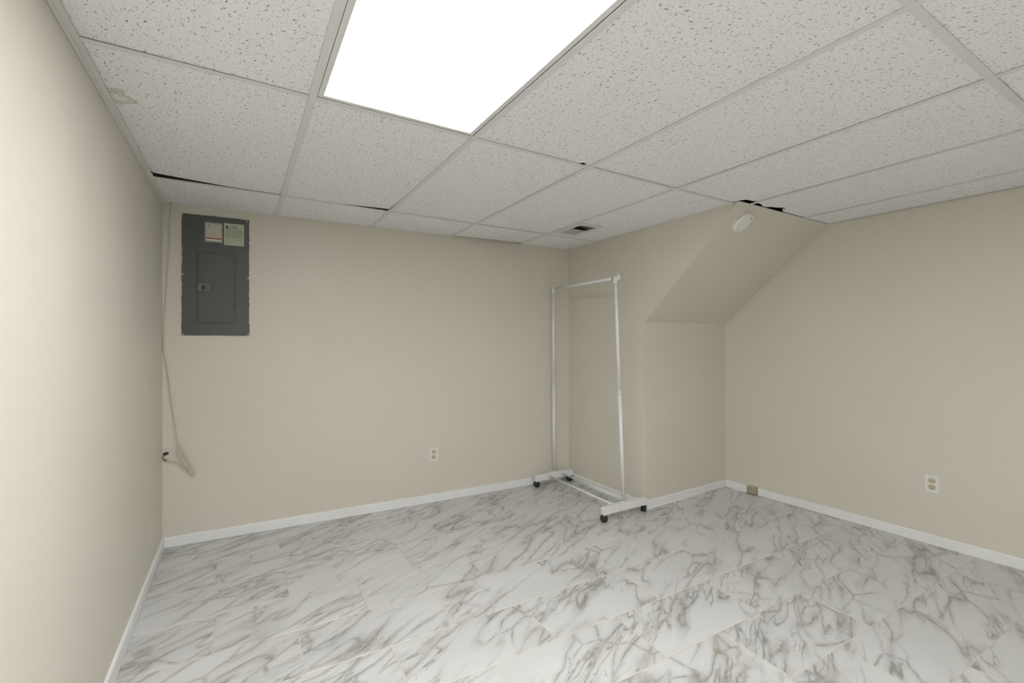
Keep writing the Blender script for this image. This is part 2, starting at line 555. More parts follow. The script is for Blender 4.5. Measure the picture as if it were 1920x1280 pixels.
TH, FY0, FL = -0.0144, -0.0496, 0.6020
FW = FL / 2
FX = [0.6024, 0.2944, 0.6158, 0.3210, 0.6269, 0.9425, 1.2559, 1.5654, 1.8884]
ct, stt = math.cos(TH), math.sin(TH)
def fl(u, v):
    return Vector((ct * u - stt * v, stt * u + ct * v))
for r in range(23):
    x0 = FX[r] if r < len(FX) else FX[8] + (r - 8) * 0.3115
    x0 = x0 % FL
    v1 = FY0 - r * FW if r else 0.15
    v0 = FY0 - (r + 1) * FW
    for k in range(-1, 8):
        g = 0.0020
        quad = [fl(x0 + k * FL + g, v0 + g), fl(x0 + (k + 1) * FL - g, v0 + g), fl(x0 + (k + 1) * FL - g, v1 - g), fl(x0 + k * FL + g, v1 - g)]
        for p_, n_ in ((A, nL), (A, nB), (D, nR), (Vector((0, YR)), nRear)):
            quad = clip(quad, p_ + n_ * 0.002, n_)
            if len(quad) < 3:
                break
        if len(quad) < 3 or area(quad) < 2e-4:
            continue
        front = clip(quad, C + nF * 0.002, nF)
        behind = clip(quad, C + nF * 0.002, -nF)
        behind = clip(behind, C + nS * 0.002, nS) if len(behind) > 2 else []
        if area(behind) < 1e-5:
            pieces = [front]
        elif all((v - C - nS * 0.002).dot(nS) >= -1e-6 for v in quad):
            pieces = [quad]
        else:
            pieces = [q for q in (front, behind)]
        pieces = [q for q in pieces if len(q) > 2 and area(q) > 1e-4]
        if not pieces:
            continue
        c = sum((Vector(v) for q in pieces for v in q), Vector((0, 0))) / sum(len(q) for q in pieces)
        bm = bmesh.new()
        for q in pieces:
            q = [v - c for v in q]
            if sum(q[i][0] * q[(i + 1) % len(q)][1] - q[(i + 1) % len(q)][0] * q[i][1] for i in range(len(q))) < 0:
                q = q[::-1]
            top = inset(q, 0.0012)
            rings = [[bm.verts.new((x, y, z)) for x, y in pp] for pp, z in ((q, -0.009), (q, -0.0009), (top, 0.0))]
            for s0, s1 in zip(rings, rings[1:]):
                for i in range(len(q)):
                    j = (i + 1) % len(q)
                    bm.faces.new((s0[i], s0[j], s1[j], s1[i]))
            bm.faces.new(rings[-1])
        t = bm_obj('floor_tile', bm, M['marble'], floor)
        t.location = (c.x, c.y, random.uniform(-0.0003, 0.0003))

# ---------------------------------------------------------------- baseboards
def baseboard(name, p, q, n, label, lift=0.0, cut0=0.0, cut1=0.0):
    d = (q - p).normalized()
    p = p + d * cut0
    q = q - d * cut1
    ln = (q - p).length
    k = max(2, int(ln / 0.05))
    bm = bmesh.new()
    prev = None
    for i in range(k + 1):
        s = p + d * (ln * i / k)
        wob = 0.0016 * noise.noise(Vector((s.x * 7, s.y * 7, 1.3))) + 0.0008 * noise.noise(Vector((s.x * 30, s.y * 30, 4.0)))
        prof = [(0.0005, 0.0003), (0.011, 0.0003), (0.0115, 0.004), (0.0115, BB - 0.006), (0.0095, BB - 0.001 + wob), (0.0005, BB + wob)]
        ring = [bm.verts.new((s.x + n.x * t, s.y + n.y * t, z)) for t, z in prof]
        if prev:
            for a in range(len(prof)):
                b2 = (a + 1) % len(prof)
                bm.faces.new((prev[a], prev[b2], ring[b2], ring[a]))
        else:
            bm.faces.new(ring)
        prev = ring
    bm.faces.new(prev[::-1])
    o = bm_obj(name, bm, M['trim'])
    struct(o, label, 'baseboard')
    # bead of caulk along the floor, and along the top edge
    bm = bmesh.new()
    add_cyl(bm, (p.x + n.x * 0.0122, p.y + n.y * 0.0122, 0.0025), (q.x + n.x * 0.0122, q.y + n.y * 0.0122, 0.0025), 0.0028, seg=8)
    bm_obj('caulk_bead', bm, M['caulk'], o)
    return o

# gap in the right-hand board for the phone jack
JK0, JK1 = 0.190, 0.282
rdn = RD.normalized()
baseboard('baseboard_left', A, L_END, nL, 'white baseboard along the left wall', cut0=0.0125)
baseboard('baseboard_back', A, B, nB, 'white baseboard along the back wall under the panel', cut0=0.001, cut1=0.0125)
baseboard('baseboard_stair_side', B, C, nS, 'white baseboard behind the garment rack', cut0=0.001)
baseboard('baseboard_stair_face', C, D, nF, 'short white baseboard on the face under the sloping soffit', cut1=0.0125)
baseboard('baseboard_right_corner', D, D + rdn * JK0, nR, 'short white baseboard piece between stair corner and tan jack', cut0=0.001)
baseboard('baseboard_right', D + rdn * JK1, R_END, nR, 'long white baseboard along the right wall')
baseboard('baseboard_rear', Vector((L_END.x, YR)), Vector((R_END.x, YR)), nRear, 'white baseboard along the wall behind the viewpoint', cut0=0.013, cut1=0.013)

# ---------------------------------------------------------------- ceiling: deck, grid, tiles
bm = bmesh.new()
add_prism(bm, [(-0.12, YR - 0.1), (4.25, YR - 0.1), (4.25, 0.12), (-0.12, 0.12)], TOP - 0.005, TOP + 0.1)
ceiling = bm_obj('ceiling', bm, M['deck'])
struct(ceiling, 'hung white fissured tile ceiling in a steel grid', 'ceiling')

FLG = 0.012   # half flange
def xl(y): return L_END.x * (y / YR)
def xr(y): return D.x + (R_END.x - D.x) * ((y - D.y) / (R_END.y - D.y))
def yb(x): return A.y + (B.y - A.y) * (x / B.x)
def xs(y): return B.x + (C.x - B.x) * ((y - B.y) / (C.y - B.y))

def tee(name, p0, p1):
    p0, p1 = Vector(p0), Vector(p1)
    d = p1 - p0
    ln = d.length
    ang = math.atan2(d.y, d.x)
    bm = bmesh.new()
    add_box(bm, (0, -FLG, 0), (ln, FLG, 0.0016))
    add_box(bm, (0, -0.0015, 0.0016), (ln, 0.0015, 0.034))
    o = bm_obj(name, bm, M['tee'], ceiling)
    o.data.materials.append(M['web_shade'])  # webs get the shade colour so gaps read dark
    for f in o.data.polygons:
        if f.center.z > 0.0016:
            f.material_index = 1
    o.location = (p0.x, p0.y, H - 0.0016)
    o.rotation_euler = (0, 0, ang)
    return o

for i, x in enumerate(COLX):
    y1 = yb(x) - 0.002 if x < 2.9 else T.y - 0.002
    tee('main_tee', (x, YR + 0.002), (x, y1))
edges = [None] + COLX + [None]
for r in (2, 1, 0, -1, -2):
    y = ROWY[r]
    for i in range(7):
        a = edges[i]
        bx = edges[i + 1]
        x0 = xl(y) + 0.022 if a is None else a + FLG + 0.0004
        x1 = xr(y) - 0.004 if bx is None else bx - FLG - 0.0004
        if y > T.y:
            if x0 > 2.9:
                continue
            x1 = min(x1, xs(y) - 0.003)
        tee('cross_tee', (x0, y), (x1, y))

# wall angle along the left wall and thin lips elsewhere
bm = bmesh.new()
pl = [Vector((xl(YR), YR)), Vector((xl(YR) + 0.024, YR)), Vector((0.024, yb(0.02) - 0.002)), Vector((0.0, -0.001))]
add_prism(bm, [(v.x + 0.0008, v.y) for v in pl], H - 0.0022, H - 0.0004)
pl = [Vector((xl(YR), YR)), Vector((xl(YR) + 0.008, YR)), Vector((0.008, -0.003)), Vector((0.0, -0.001))]
add_prism(bm, [(v.x + 0.0008, v.y) for v in pl], H - 0.011, H - 0.0022)
o = bm_obj('trim_1', bm, M['angle'])
struct(o, 'cream painted wall angle where ceiling meets the left wall', 'trim')
bm = bmesh.new()
add_prism(bm, [(xr(U.y) - 0.001, U.y - 0.002), (xr(YR) - 0.001, YR + 0.002), (xr(YR) - 0.007, YR + 0.002), (xr(U.y) - 0.007, U.y - 0.002)], H - 0.006, H - 0.0004)
o = bm_obj('trim_2', bm, M['wall'])
struct(o, 'thin beige painted lip where ceiling meets the right wall', 'trim')

# tiles
TZ, TT = 0.0006, 0.015
VENT = (2.458, 2.628, -0.885, -0.595)   # hole for the register
def ctile(polys, mat=None, tilt=(0, 0), dz=0.0):
    pts = [Vector(v) for q in polys for v in q]
    lo = Vector((min(v.x for v in pts), min(v.y for v in pts)))
    hi = Vector((max(v.x for v in pts), max(v.y for v in pts)))
    c = (lo + hi) / 2
    bm = bmesh.new()
    for q in polys:
        add_prism(bm, [Vector(v) - c for v in q], 0.0, TT)
    o = bm_obj('ceiling_tile', bm, mat or M['tile'], ceiling)
    o.location = (c.x, c.y, H + TZ + dz)
    o.rotation_euler = (tilt[0], tilt[1], 0)
    return o

rows = [(2, 'wall'), (1, 2), (0, 1), (-1, 0), (-2, -1), (-3, -2)]
for rl, rh in rows:
    ylo = ROWY[rl] + 0.003
    for i in range(7):
        a, bx = edges[i], edges[i + 1]
        ym = ROWY[rl] if rh == 'wall' else (ROWY[rl] + ROWY[rh]) / 2
        if (rl, i) == (0, 2):
            x0 = a + 0.003; x1 = bx - 0.003
        x0 = None if a is None else a + 0.004
        x1 = None if bx is None else bx - 0.004
        if rl == 0 and i == 1 or rl in (-1, -3) and i == 1:
            continue                      # cells taken by the light fixtures
        yhi = None if rh == 'wall' else ROWY[rh] - 0.004
        if yhi is None:
            p = [(x0 if x0 else xl(ylo) + 0.003, ylo), (x1 if x1 else 9, ylo), (x1 if x1 else 9, 0.1), (x0 if x0 else 0.003, 0.1)]
        else:
            p = [(x0 if x0 else xl(ylo) + 0.003, ylo), (x1 if x1 else xr(ylo) - 0.002, ylo), (x1 if x1 else xr(yhi) - 0.002, yhi), (x0 if x0 else xl(yhi) + 0.003, yhi)]
        p = [Vector(v) for v in p]
        gap = 0.0025
        p = clip(p, A + nB * gap, nB)
        if len(p) < 3:
            continue
        if rl in (1, 2):                  # beside the stair enclosure
            p = clip(p, B + nS * 0.0025, nS)
            if len(p) < 3 or area(p) < 1e-3:
                continue
        if rl == 0 and i >= 4 or (rl == 0 and i == 3 and False):
            p = clip(p, T + Vector((0, -0.003)), Vector((0, -1)))
        polys = [p]
        mat = None
        tilt = (random.uniform(-0.0015, 0.0015), random.uniform(-0.002, 0.002))
        dz = random.uniform(0.0007, 0.0024)
        if (rl, i) == (1, 0):             # slipped tile with a dark wedge, water mark
            polys = [[(xl(ylo) + 0.003, ylo), (COLX[0] - 0.004, ylo), (COLX[0] - 0.004, ROWY[2] - 0.004), (0.34, ROWY[2] - 0.011), (0.03, ROWY[2] - 0.058), (0.024, ROWY[2] - 0.085), (0.003, ROWY[2] - 0.085)]]
            mat = M['tile_stained']
        elif (rl, i) == (1, 1):
            polys = [[(COLX[0] + 0.004, ylo), (COLX[1] - 0.004, ylo), (COLX[1] - 0.012, ROWY[2] - 0.20), (COLX[1] - 0.017, ROWY[2] - 0.046), (0.93, ROWY[2] - 0.010), (COLX[0] + 0.004, ROWY[2] - 0.004)]]
        elif (rl, i) == (2, 3):           # short tile leaving a strip open at the wall
            polys = [[(COLX[2] + 0.004, ylo), (COLX[3] - 0.004, ylo), (COLX[3] - 0.004, yb(COLX[3]) - 0.050), (COLX[2] + 0.004, yb(COLX[2]) - 0.028)]]
        elif (rl, i) == (1, 4):           # hole for the register
            x0, x1_, y0, y1 = VENT[0], VENT[1], VENT[2], VENT[3]
            X0, X1 = COLX[3] + 0.004, xs(-1) - 0.003
            polys = [[(X0, ylo), (X1, ylo), (X1, y0), (X0, y0)], [(X0, y1), (X1, y1), (X1, ROWY[2] - 0.004), (X0, ROWY[2] - 0.004)],
                     [(X0, y0), (x0, y0), (x0, y1), (X0, y1)], [(x1_, y0), (X1, y0), (X1, y1), (x1_, y1)]]
        elif (rl, i) == (0, 2):           # chipped corner
            X0, X1, Y1 = COLX[1] + 0.004, COLX[2] - 0.004, R1 - 0.004
            polys = [[(X0, ylo), (X1, ylo), (X1, Y1), (1.794, Y1), (1.792, Y1 - 0.018), (1.775, Y1 - 0.024), (1.762, Y1 - 0.016), (1.757, Y1), (X0, Y1)]]
        elif (rl, i) == (0, 4):
            X0, X1 = COLX[3] + 0.004, COLX[4] - 0.004
            polys = [[(X0, ylo), (X1, ylo), (X1, T.y - 0.040), (2.955, T.y - 0.034), (2.93, T.y - 0.006), (2.93, R1 - 0.004), (X0, R1 - 0.004)]]
        elif (rl, i) == (0, 5):           # broken edge above the soffit
            X0, X1, Y = COLX[4] + 0.004, COLX[5] - 0.004, T.y - 0.003
            polys = [[(X0, ylo), (X1, ylo), (X1, Y - 0.002), (3.39, Y - 0.003), (3.362, Y - 0.012), (3.375, Y - 0.030), (3.335, Y - 0.043), (3.305, Y - 0.058), (3.27, Y - 0.036), (3.215, Y - 0.022), (3.195, Y - 0.003), (3.155, Y - 0.004), (3.12, Y - 0.020), (X0, Y - 0.033)]]
        ctile(polys, mat, tilt, dz)

# ---------------------------------------------------------------- recessed light fixtures: the visible one and the added fill lights
def troffer(x0, x1, y0, y1, label, lens):
    c = Vector(((x0 + x1) / 2, (y0 + y1) / 2, H))
    t = empty('ceiling_light', c)
    tag(t, label, 'light', 'recessed fluorescent ceiling lights')
    hx, hy = (x1 - x0) / 2 - FLG - 0.0022, (y1 - y0) / 2 - FLG - 0.0022
    fr = 0.018
    bm = bmesh.new()
    add_box(bm, (-hx, -hy, 0.0008), (-hx + fr, hy, 0.012))
    add_box(bm, (hx - fr, -hy, 0.0008), (hx, hy, 0.012))
    add_box(bm, (-hx + fr, -hy, 0.0008), (hx - fr, -hy + fr, 0.012))
    add_box(bm, (-hx + fr, hy - fr, 0.0008), (hx - fr, hy, 0.012))
    bm_obj('door_frame', bm, M['tee'], t)
    bm = bmesh.new()
    gx, gy = hx - fr + 0.001, hy - fr + 0.001
    add_box(bm, (-gx, -gy, 0.005), (gx, gy, 0.009))
    bm_obj('diffuser', bm, lens, t)
    bm = bmesh.new()
    add_box(bm, (-hx + 0.002, -hy + 0.002, 0.0125), (hx - 0.002, hy - 0.002, 0.11))
    bm_obj('housing', bm, M['tee'], t)
    return t

troffer(COLX[0], COLX[1], ROWY[0], ROWY[1], 'lit fluorescent troffer with white lens set in the ceiling near the left wall', M['lamp'])
troffer(COLX[0], COLX[1], ROWY[-1], ROWY[0], 'added fill light in troffer form, unseen above the viewpoint', M['lamp_fill'])  # out of view, added to lift the room's overall light level
troffer(COLX[0], COLX[1], ROWY[-3] + 0.026, ROWY[-2], 'added fill light in troffer form, unseen at the rear wall', M['lamp'])  # second unseen fixture, added for fill from behind

# ---------------------------------------------------------------- ceiling register
v = empty('ceiling_register', (0, 0, 0))
vx, vy = (VENT[0] + VENT[1]) / 2, (VENT[2] + VENT[3]) / 2
v.location = (vx, vy, H)
tag(v, 'white ceiling air register with a grey damper plate beside the stair wall', 'register')
wx, wy = (VENT[1] - VENT[0]) / 2, (VENT[3] - VENT[2]) / 2
bm = bmesh.new()
ox, oy, ix, iy = wx + 0.012, wy + 0.016, wx - 0.012, wy - 0.016
for lo, hi in (((-ox, -oy), (-ix, oy)), ((ix, -oy), (ox, oy)), ((-ix, -oy), (ix, -iy)), ((-ix, iy), (ix, oy))):
    add_box(bm, (lo[0], lo[1], -0.007), (hi[0], hi[1], -0.0005))
bm_obj('face_frame', bm, M['tee'], v)
bm = bmesh.new()
for lo, hi in (((-wx, -wy), (-wx + 0.002, wy)), ((wx - 0.002, -wy), (wx, wy)), ((-wx, -wy), (wx, -wy + 0.002)), ((-wx, wy - 0.002), (wx, wy))):
    add_box(bm, (lo[0], lo[1], -0.0005), (hi[0], hi[1], 0.14))
add_box(bm, (-wx, -wy, 0.14), (wx, wy, 0.142))
bm_obj('duct', bm, M['duct'], v)
# closed half of the damper, hanging slightly below the face
dm = box('damper_plate', (-ix - 0.004, -0.010, -0.0035), (ix + 0.004, iy + 0.006, -0.0015), M['damper'], v)
dm.rotation_euler = (0.02, 0, 0)
bm = bmesh.new()
for k in range(3):
    yy = -iy + 0.025 + k * 0.032
    add_box(bm, (-ix, yy, 0.012), (ix, yy + 0.0012, 0.035), Matrix.Rotation(0.0, 4, 'X'))
bm_obj('louvre', bm, M['duct'], v)
cyl('lever', (0.01, -iy + 0.004, -0.006), (0.01, -iy + 0.004, -0.016), 0.003, M['tee'], v)
for sy in (-1, 1):
    cyl('screw', (0, sy * (oy - 0.012), -0.007), (0, sy * (oy - 0.012), -0.0085), 0.004, M['steel'], v)

# ---------------------------------------------------------------- wall frames: local x along the wall, y out of the wall, z up
def wall_matrix(p, d, n, u, z, off=0.0):
    q = p + d * u + n * off
    m = Matrix.Identity(4)
    m.col[0][:3] = (d.x, d.y, 0)
    m.col[1][:3] = (n.x, n.y, 0)
    m.col[2][:3] = (0, 0, 1)
    m.col[3][:3] = (q.x, q.y, z)
    return m
dB = (B - A).normalized()
def mirror_ok(d, n):
    return d.x * n.y - d.y * n.x > 0

# on the back wall x runs left-to-right as seen, and y (out) points to the viewer: left-handed, so build with x reversed sign
# frame: X = -d (viewer's left), Y = n  -> helper bx() flips
class WallFrame:
    def __init__(s, name, p, d, n, u, z, label, cat, group=None):
        s.sg = 1 if mirror_ok(d, n) else -1
        s.root = empty(name, (0, 0, 0), wall_matrix(p, d * s.sg, n, u * s.sg, z))
        tag(s.root, label, cat, group)
    def box(s, name, x0, x1, z0, z1, y0, y1, mat, parent=None, bevel=0.0):
        a, b2 = sorted((x0 * s.sg, x1 * s.sg))
        return box(name, (a, y0, min(z0, z1)), (b2, y1, max(z0, z1)), mat, parent or s.root, bevel)
    def poly(s, name, pts, y0, y1, mat, parent=None):
        bm = bmesh.new()
        lo = [bm.verts.new((x * s.sg, y0, z)) for x, z in pts]
        hi = [bm.verts.new((x * s.sg, y1, z)) for x, z in pts]
        n_ = len(pts)
        bm.faces.new(lo); bm.faces.new(hi[::-1])
        for i in range(n_):
            j = (i + 1) % n_
            bm.faces.new((lo[i], lo[j], hi[j], hi[i]))
        return bm_obj(name, bm, mat, parent or s.root)
    def disc(s, name, x, z, r, y0, y1, mat, parent=None, seg=20, sx=1.0):
        return s.poly(name, [(x + sx * r * math.cos(2 * math.pi * i / seg), z + r * math.sin(2 * math.pi * i / seg)) for i in range(seg)], y0, y1, mat, parent)
    def multi(s, name, rects, y0, y1, mat, parent=None):
        bm = bmesh.new()
        for x0, x1, z0, z1 in rects:
            a, b2 = sorted((x0 * s.sg, x1 * s.sg))
            add_box(bm, (a, y0, min(z0, z1)), (b2, y1, max(z0, z1)))
        return bm_obj(name, bm, mat, parent or s.root)

# ---------------------------------------------------------------- electrical panel (origin at lower left corner)
PX0, PZ0 = 0.0905, 1.2635
PW, PH = 0.361, 0.7445
W = WallFrame('electrical_panel', A, dB, nB, PX0, PZ0, 'dark grey electrical breaker panel set in the back wall', 'electrical panel')
rg = random.Random(3)
def jag(n_, amp):
    v_ = 0.0; out = []
    for _ in range(n_):
        v_ = v_ * 0.55 + rg.uniform(-amp, amp)
        out.append(v_)
    return out
pts = []
n_ = 84
# walk: left side up, top, right side down, bottom
pts = [(0.0035 + max(-0.003, j), PH * i / n_) for i, j in enumerate(jag(n_, 0.0019))]
pts += [(PW * i / 26, PH - 0.003 + min(0.003, j)) for i, j in enumerate(jag(26, 0.0014))]
pts += [(PW - 0.0035 + min(0.003, j), PH - PH * i / n_) for i, j in enumerate(jag(n_, 0.0020))]
pts += [(PW - PW * i / 26, 0.002 + max(-0.002, j)) for i, j in enumerate(jag(26, 0.0008))]
W.multi('painted_edge', [(-0.004, PW + 0.004, -0.004, PH + 0.004)], 0.0003, 0.0022, M['wall'])
W.poly('cover', pts, 0.0024, 0.0058, M['panel'])
dx0, dx1, dz0, dz1 = 0.0805, 0.281, 0.0822, 0.5142
W.multi('door_seam', [(dx0 - 0.0024, dx1 + 0.0024, dz0 - 0.0024, dz1 + 0.0024)], 0.0056, 0.0062, M['panel_line'])
door = W.box('door', dx0, dx1, dz0, dz1, 0.0062, 0.0098, M['panel'], bevel=0.0012)
# pressed frame line near the edge of the door
bw = 0.0016
W.multi('pressed_line', [(dx0 + 0.010, dx0 + 0.010 + bw, dz0 + 0.010, dz1 - 0.011), (dx1 - 0.012, dx1 - 0.012 + bw, dz0 + 0.010, dz1 - 0.011),
                         (dx0 + 0.010, dx1 - 0.012 + bw, dz1 - 0.0125, dz1 - 0.011)], 0.0097, 0.0101, M['panel_line'], door)
for zz in (0.436, 0.160):
    h = W.box('hinge', dx1 - 0.004, dx1 + 0.005, zz - 0.016, zz + 0.016, 0.0062, 0.0118, M['panel'], door, bevel=0.001)
lt = W.box('latch', 0.086, 0.1445, 0.276, 0.318, 0.0098, 0.0135, M['latch'], door, bevel=0.0015)
W.box('latch_slide', 0.104, 0.122, 0.284, 0.309, 0.0134, 0.0142, M['black'], door)
W.multi('latch_rib', [(0.128, 0.130, 0.284, 0.309), (0.134, 0.136, 0.284, 0.309)], 0.0134, 0.0139, M['panel_line'], door)
kn = W.disc('lock_knockout', 0.106, 0.339, 0.0105, 0.0098, 0.0106, M['panel_line'], door)
W.disc('knockout_disc', 0.106, 0.339, 0.0088, 0.0106, 0.0112, M['panel'], door)
for sxx, szz in ((0.0075, 0.735), (0.346, 0.731), (0.0085, 0.373), (0.351, 0.370), (0.0105, 0.0085), (0.353, 0.0085)):
    sc = W.disc('screw', sxx, szz, 0.0055, 0.0056, 0.0088, M['steel'], seg=16)
    W.multi('screw_slot', [(sxx - 0.004, sxx + 0.004, szz - 0.0007, szz + 0.0007)], 0.0087, 0.0090, M['slot'])
# stickers
def sx_(u): return u - PX0
def sz_(z): return z - PZ0
x0, x1, z0, z1 = sx_(0.2113), sx_(0.302), sz_(1.845), sz_(1.9645)
st = W.multi('inspection_sticker', [(x0, x1, z0, z1)], 0.0058, 0.0063, M['paper'])
st['label'] = 'cream sticker with navy border and red strip'
b1 = 0.0042; b2_ = 0.0066
W.multi('sticker_border', [(x0 + b1, x0 + b2_, z0 + b1, z1 - b1), (x1 - b2_, x1 - b1, z0 + b1, z1 - b1), (x0 + b1, x1 - b1, z0 + b1, z0 + b2_), (x0 + b1, x1 - b1, z1 - b2_, z1 - b1)], 0.0063, 0.0065, M['ink_blue'], st)
W.disc('sticker_seal', x0 + 0.021, z1 - 0.0185, 0.0058, 0.0063, 0.0065, M['ink_violet'], st)
rr = []
for k, (za, xa, xb) in enumerate(((0.014, 0.034, 0.074), (0.022, 0.034, 0.068), (0.031, 0.012, 0.060), (0.037, 0.012, 0.066), (0.046, 0.012, 0.027), (0.047, 0.030, 0.042),
                                 (0.053, 0.036, 0.056), (0.053, 0.066, 0.073), (0.062, 0.012, 0.076), (0.066, 0.034, 0.058), (0.072, 0.012, 0.070), (0.079, 0.012, 0.076))):
    xx = xa
    while xx < xb:                                 # word-sized dashes
        wl = rg.uniform(0.004, 0.010)
        rr.append((x0 + xx, x0 + min(xx + wl, xb), z1 - za - 0.0008, z1 - za + 0.0010))
        xx += wl + 0.0016
W.multi('sticker_print', rr, 0.0063, 0.0065, M['ink'], st)
W.multi('sticker_red_strip', [(x0 + b2_, x1 - b2_ - 0.034, z0 + 0.0190, z0 + 0.0265), (x1 - b2_ - 0.034, x1 - b2_, z0 + 0.0225, z0 + 0.0265)] +
        [(x1 - b2_ - 0.033 + k * 0.0066, x1 - b2_ - 0.0295 + k * 0.0066, z0 + 0.0160 - 0.0004 * k, z0 + 0.0225) for k in range(5)], 0.0063, 0.0065, M['ink_red'], st)
W.multi('sticker_white_strip', [(x0 + b2_, x1 - b2_, z0 + b2_ + 0.001, z0 + 0.0158)], 0.0063, 0.00645, M['plate'], st)
x0, x1, z0, z1 = sx_(0.311), sx_(0.4195), sz_(1.8337), sz_(1.971)
st = W.poly('wiring_notice', [(x0, z0), (x1, z0), (x1, z1), (x0 + 0.050, z1), (x0 + 0.046, z1 - 0.003), (x0 + 0.042, z1), (x0, z1)], 0.0058, 0.0063, M['paper_green'])
st['label'] = 'pale green printed notice with a small dark emblem'
# emblem: a notched dark mark
ex, ez = x0 + 0.0145, z1 - 0.0260
W.poly('notice_emblem', [(ex - 0.008, ez + 0.004), (ex - 0.003, ez + 0.006), (ex + 0.001, ez + 0.011), (ex + 0.006, ez + 0.010), (ex + 0.007, ez + 0.001), (ex + 0.006, ez - 0.008), (ex + 0.002, ez - 0.011), (ex - 0.001, ez - 0.006), (ex - 0.006, ez - 0.006), (ex - 0.004, ez - 0.001)], 0.0063, 0.0065, M['ink_blue'], st)
rr = []
for za, xa, xb, hh in ((0.0170, 0.038, 0.066, 0.0042), (0.0265, 0.029, 0.080, 0.0020), (0.0325, 0.027, 0.081, 0.0020)):
    xx = xa
    while xx < xb:
        wl = rg.uniform(0.0025, 0.008)
        rr.append((x0 + xx, x0 + min(xx + wl, xb), z1 - za - hh / 2, z1 - za + hh / 2 + rg.uniform(0, 0.0006)))
        xx += wl + 0.0011
W.multi('notice_heading', rr, 0.0063, 0.0065, M['ink_dark'], st)
rr = []
za = 0.0415
while za < 0.128:
    xx = 0.008
    end = 0.100 if za < 0.088 else rg.choice((0.040, 0.062, 0.100))
    while xx < end:
        wl = rg.uniform(0.005, 0.014)
        rr.append((x0 + xx, x0 + min(xx + wl, end), z1 - za - 0.0007, z1 - za + 0.0007))
        xx += wl + 0.0014
    za += 0.0036 if za < 0.088 else 0.0085
rr += [(x0 + 0.078 + k * 0.010, x0 + 0.084 + k * 0.010, z1 - q_ - 0.001, z1 - q_ + 0.0012) for k in range(3) for q_ in (0.098, 0.110)]
W.multi('notice_print', rr, 0.0063, 0.0065, M['ink'], st)

# ---------------------------------------------------------------- duplex outlets
def outlet(p, d, n, u, z, label):
    W = WallFrame('wall_outlet', p, d, n, u, z, label, 'outlet', 'white duplex wall outlets')
    W.box('cover_plate', -0.0345, 0.0345, -0.0535, 0.0535, 0.0004, 0.0058, M['plate'], bevel=0.0024)
    for s in (1, -1):
        zc = s * 0.0192
        pts = []
        for i in range(32):
            a = 2 * math.pi * i / 32
            x, zz = 0.0172 * math.cos(a), 0.0172 * math.sin(a)
            pts.append((x, zc + max(-0.0140, min(0.0140, zz))))
        # tan ring standing in for the shadow around the receptacle
        W.poly('receptacle_shade_ring', [(x * 1.07, zc + (zz - zc) * 1.07) for x, zz in pts], 0.0056, 0.0060, M['jack'])
        rc = W.poly('receptacle', pts, 0.0056, 0.0078, M['ivory'])
        W.box('slot', -0.0078, -0.0050, zc - 0.0015, zc + 0.0080, 0.0076, 0.0081, M['slot'], rc)
        W.box('slot', 0.0050, 0.0074, zc - 0.0005, zc + 0.0072, 0.0076, 0.0081, M['slot'], rc)
        W.disc('ground_hole', 0.0, zc - 0.0078, 0.0029, 0.0076, 0.0081, M['slot'], rc, seg=12)
    W.disc('screw', 0, 0, 0.0030, 0.0058, 0.0068, M['plate'], seg=12)
outlet(A, dB, nB, 1.6785, 0.3625, 'white duplex outlet with ivory sockets on the back wall left of the rack')
outlet(D, rdn, nR, 1.3345, 0.3660, 'white duplex outlet with ivory sockets on the right wall')

# ---------------------------------------------------------------- phone jack in the baseboard gap
W = WallFrame('phone_jack', D, rdn, nR, 0.236, 0.004, 'small tan surface jack box in the baseboard gap of the right wall', 'jack')
W.box('jack_base', -0.036, 0.036, 0.001, 0.062, 0.0005, 0.010, M['jack'], bevel=0.002)
body = W.box('jack_cover', -0.0345, 0.0345, 0.002, 0.061, 0.010, 0.026, M['jack'], bevel=0.005)
W.disc('cover_screw', 0.0, 0.032, 0.0030, 0.0258, 0.0266, M['slot'], seg=12)

# ---------------------------------------------------------------- coax cable near the left corner
cable = empty('coax_cable', (A.x + 0.02, A.y - 0.01, 0.43))
tag(cable, 'ivory coax cable hanging down the left corner to a loose coil', 'cable')
def bw_(u, z, off):
    q = A + dB * u + nB * off
    return Vector((q.x, q.y, z)) - cable.location
run = [(0.047, 2.075, 0.006), (0.045, 2.03, 0.006), (0.0395, 1.98, 0.006), (0.038, 1.90, 0.006), (0.0370, 1.835, 0.006), (0.032, 1.74, 0.006), (0.0267, 1.643, 0.006), (0.0185, 1.50, 0.006),
       (0.0110, 1.33, 0.006), (0.0080, 1.26, 0.006), (0.0075, 1.1965, 0.007), (0.0125, 1.149, 0.010), (0.034, 1.02, 0.022), (0.0585, 0.812, 0.032), (0.0768, 0.682, 0.036), (0.0915, 0.612, 0.040)]
tube('cable_run', [bw_(*q) for q in run], 0.0032, M['cable'], cable)
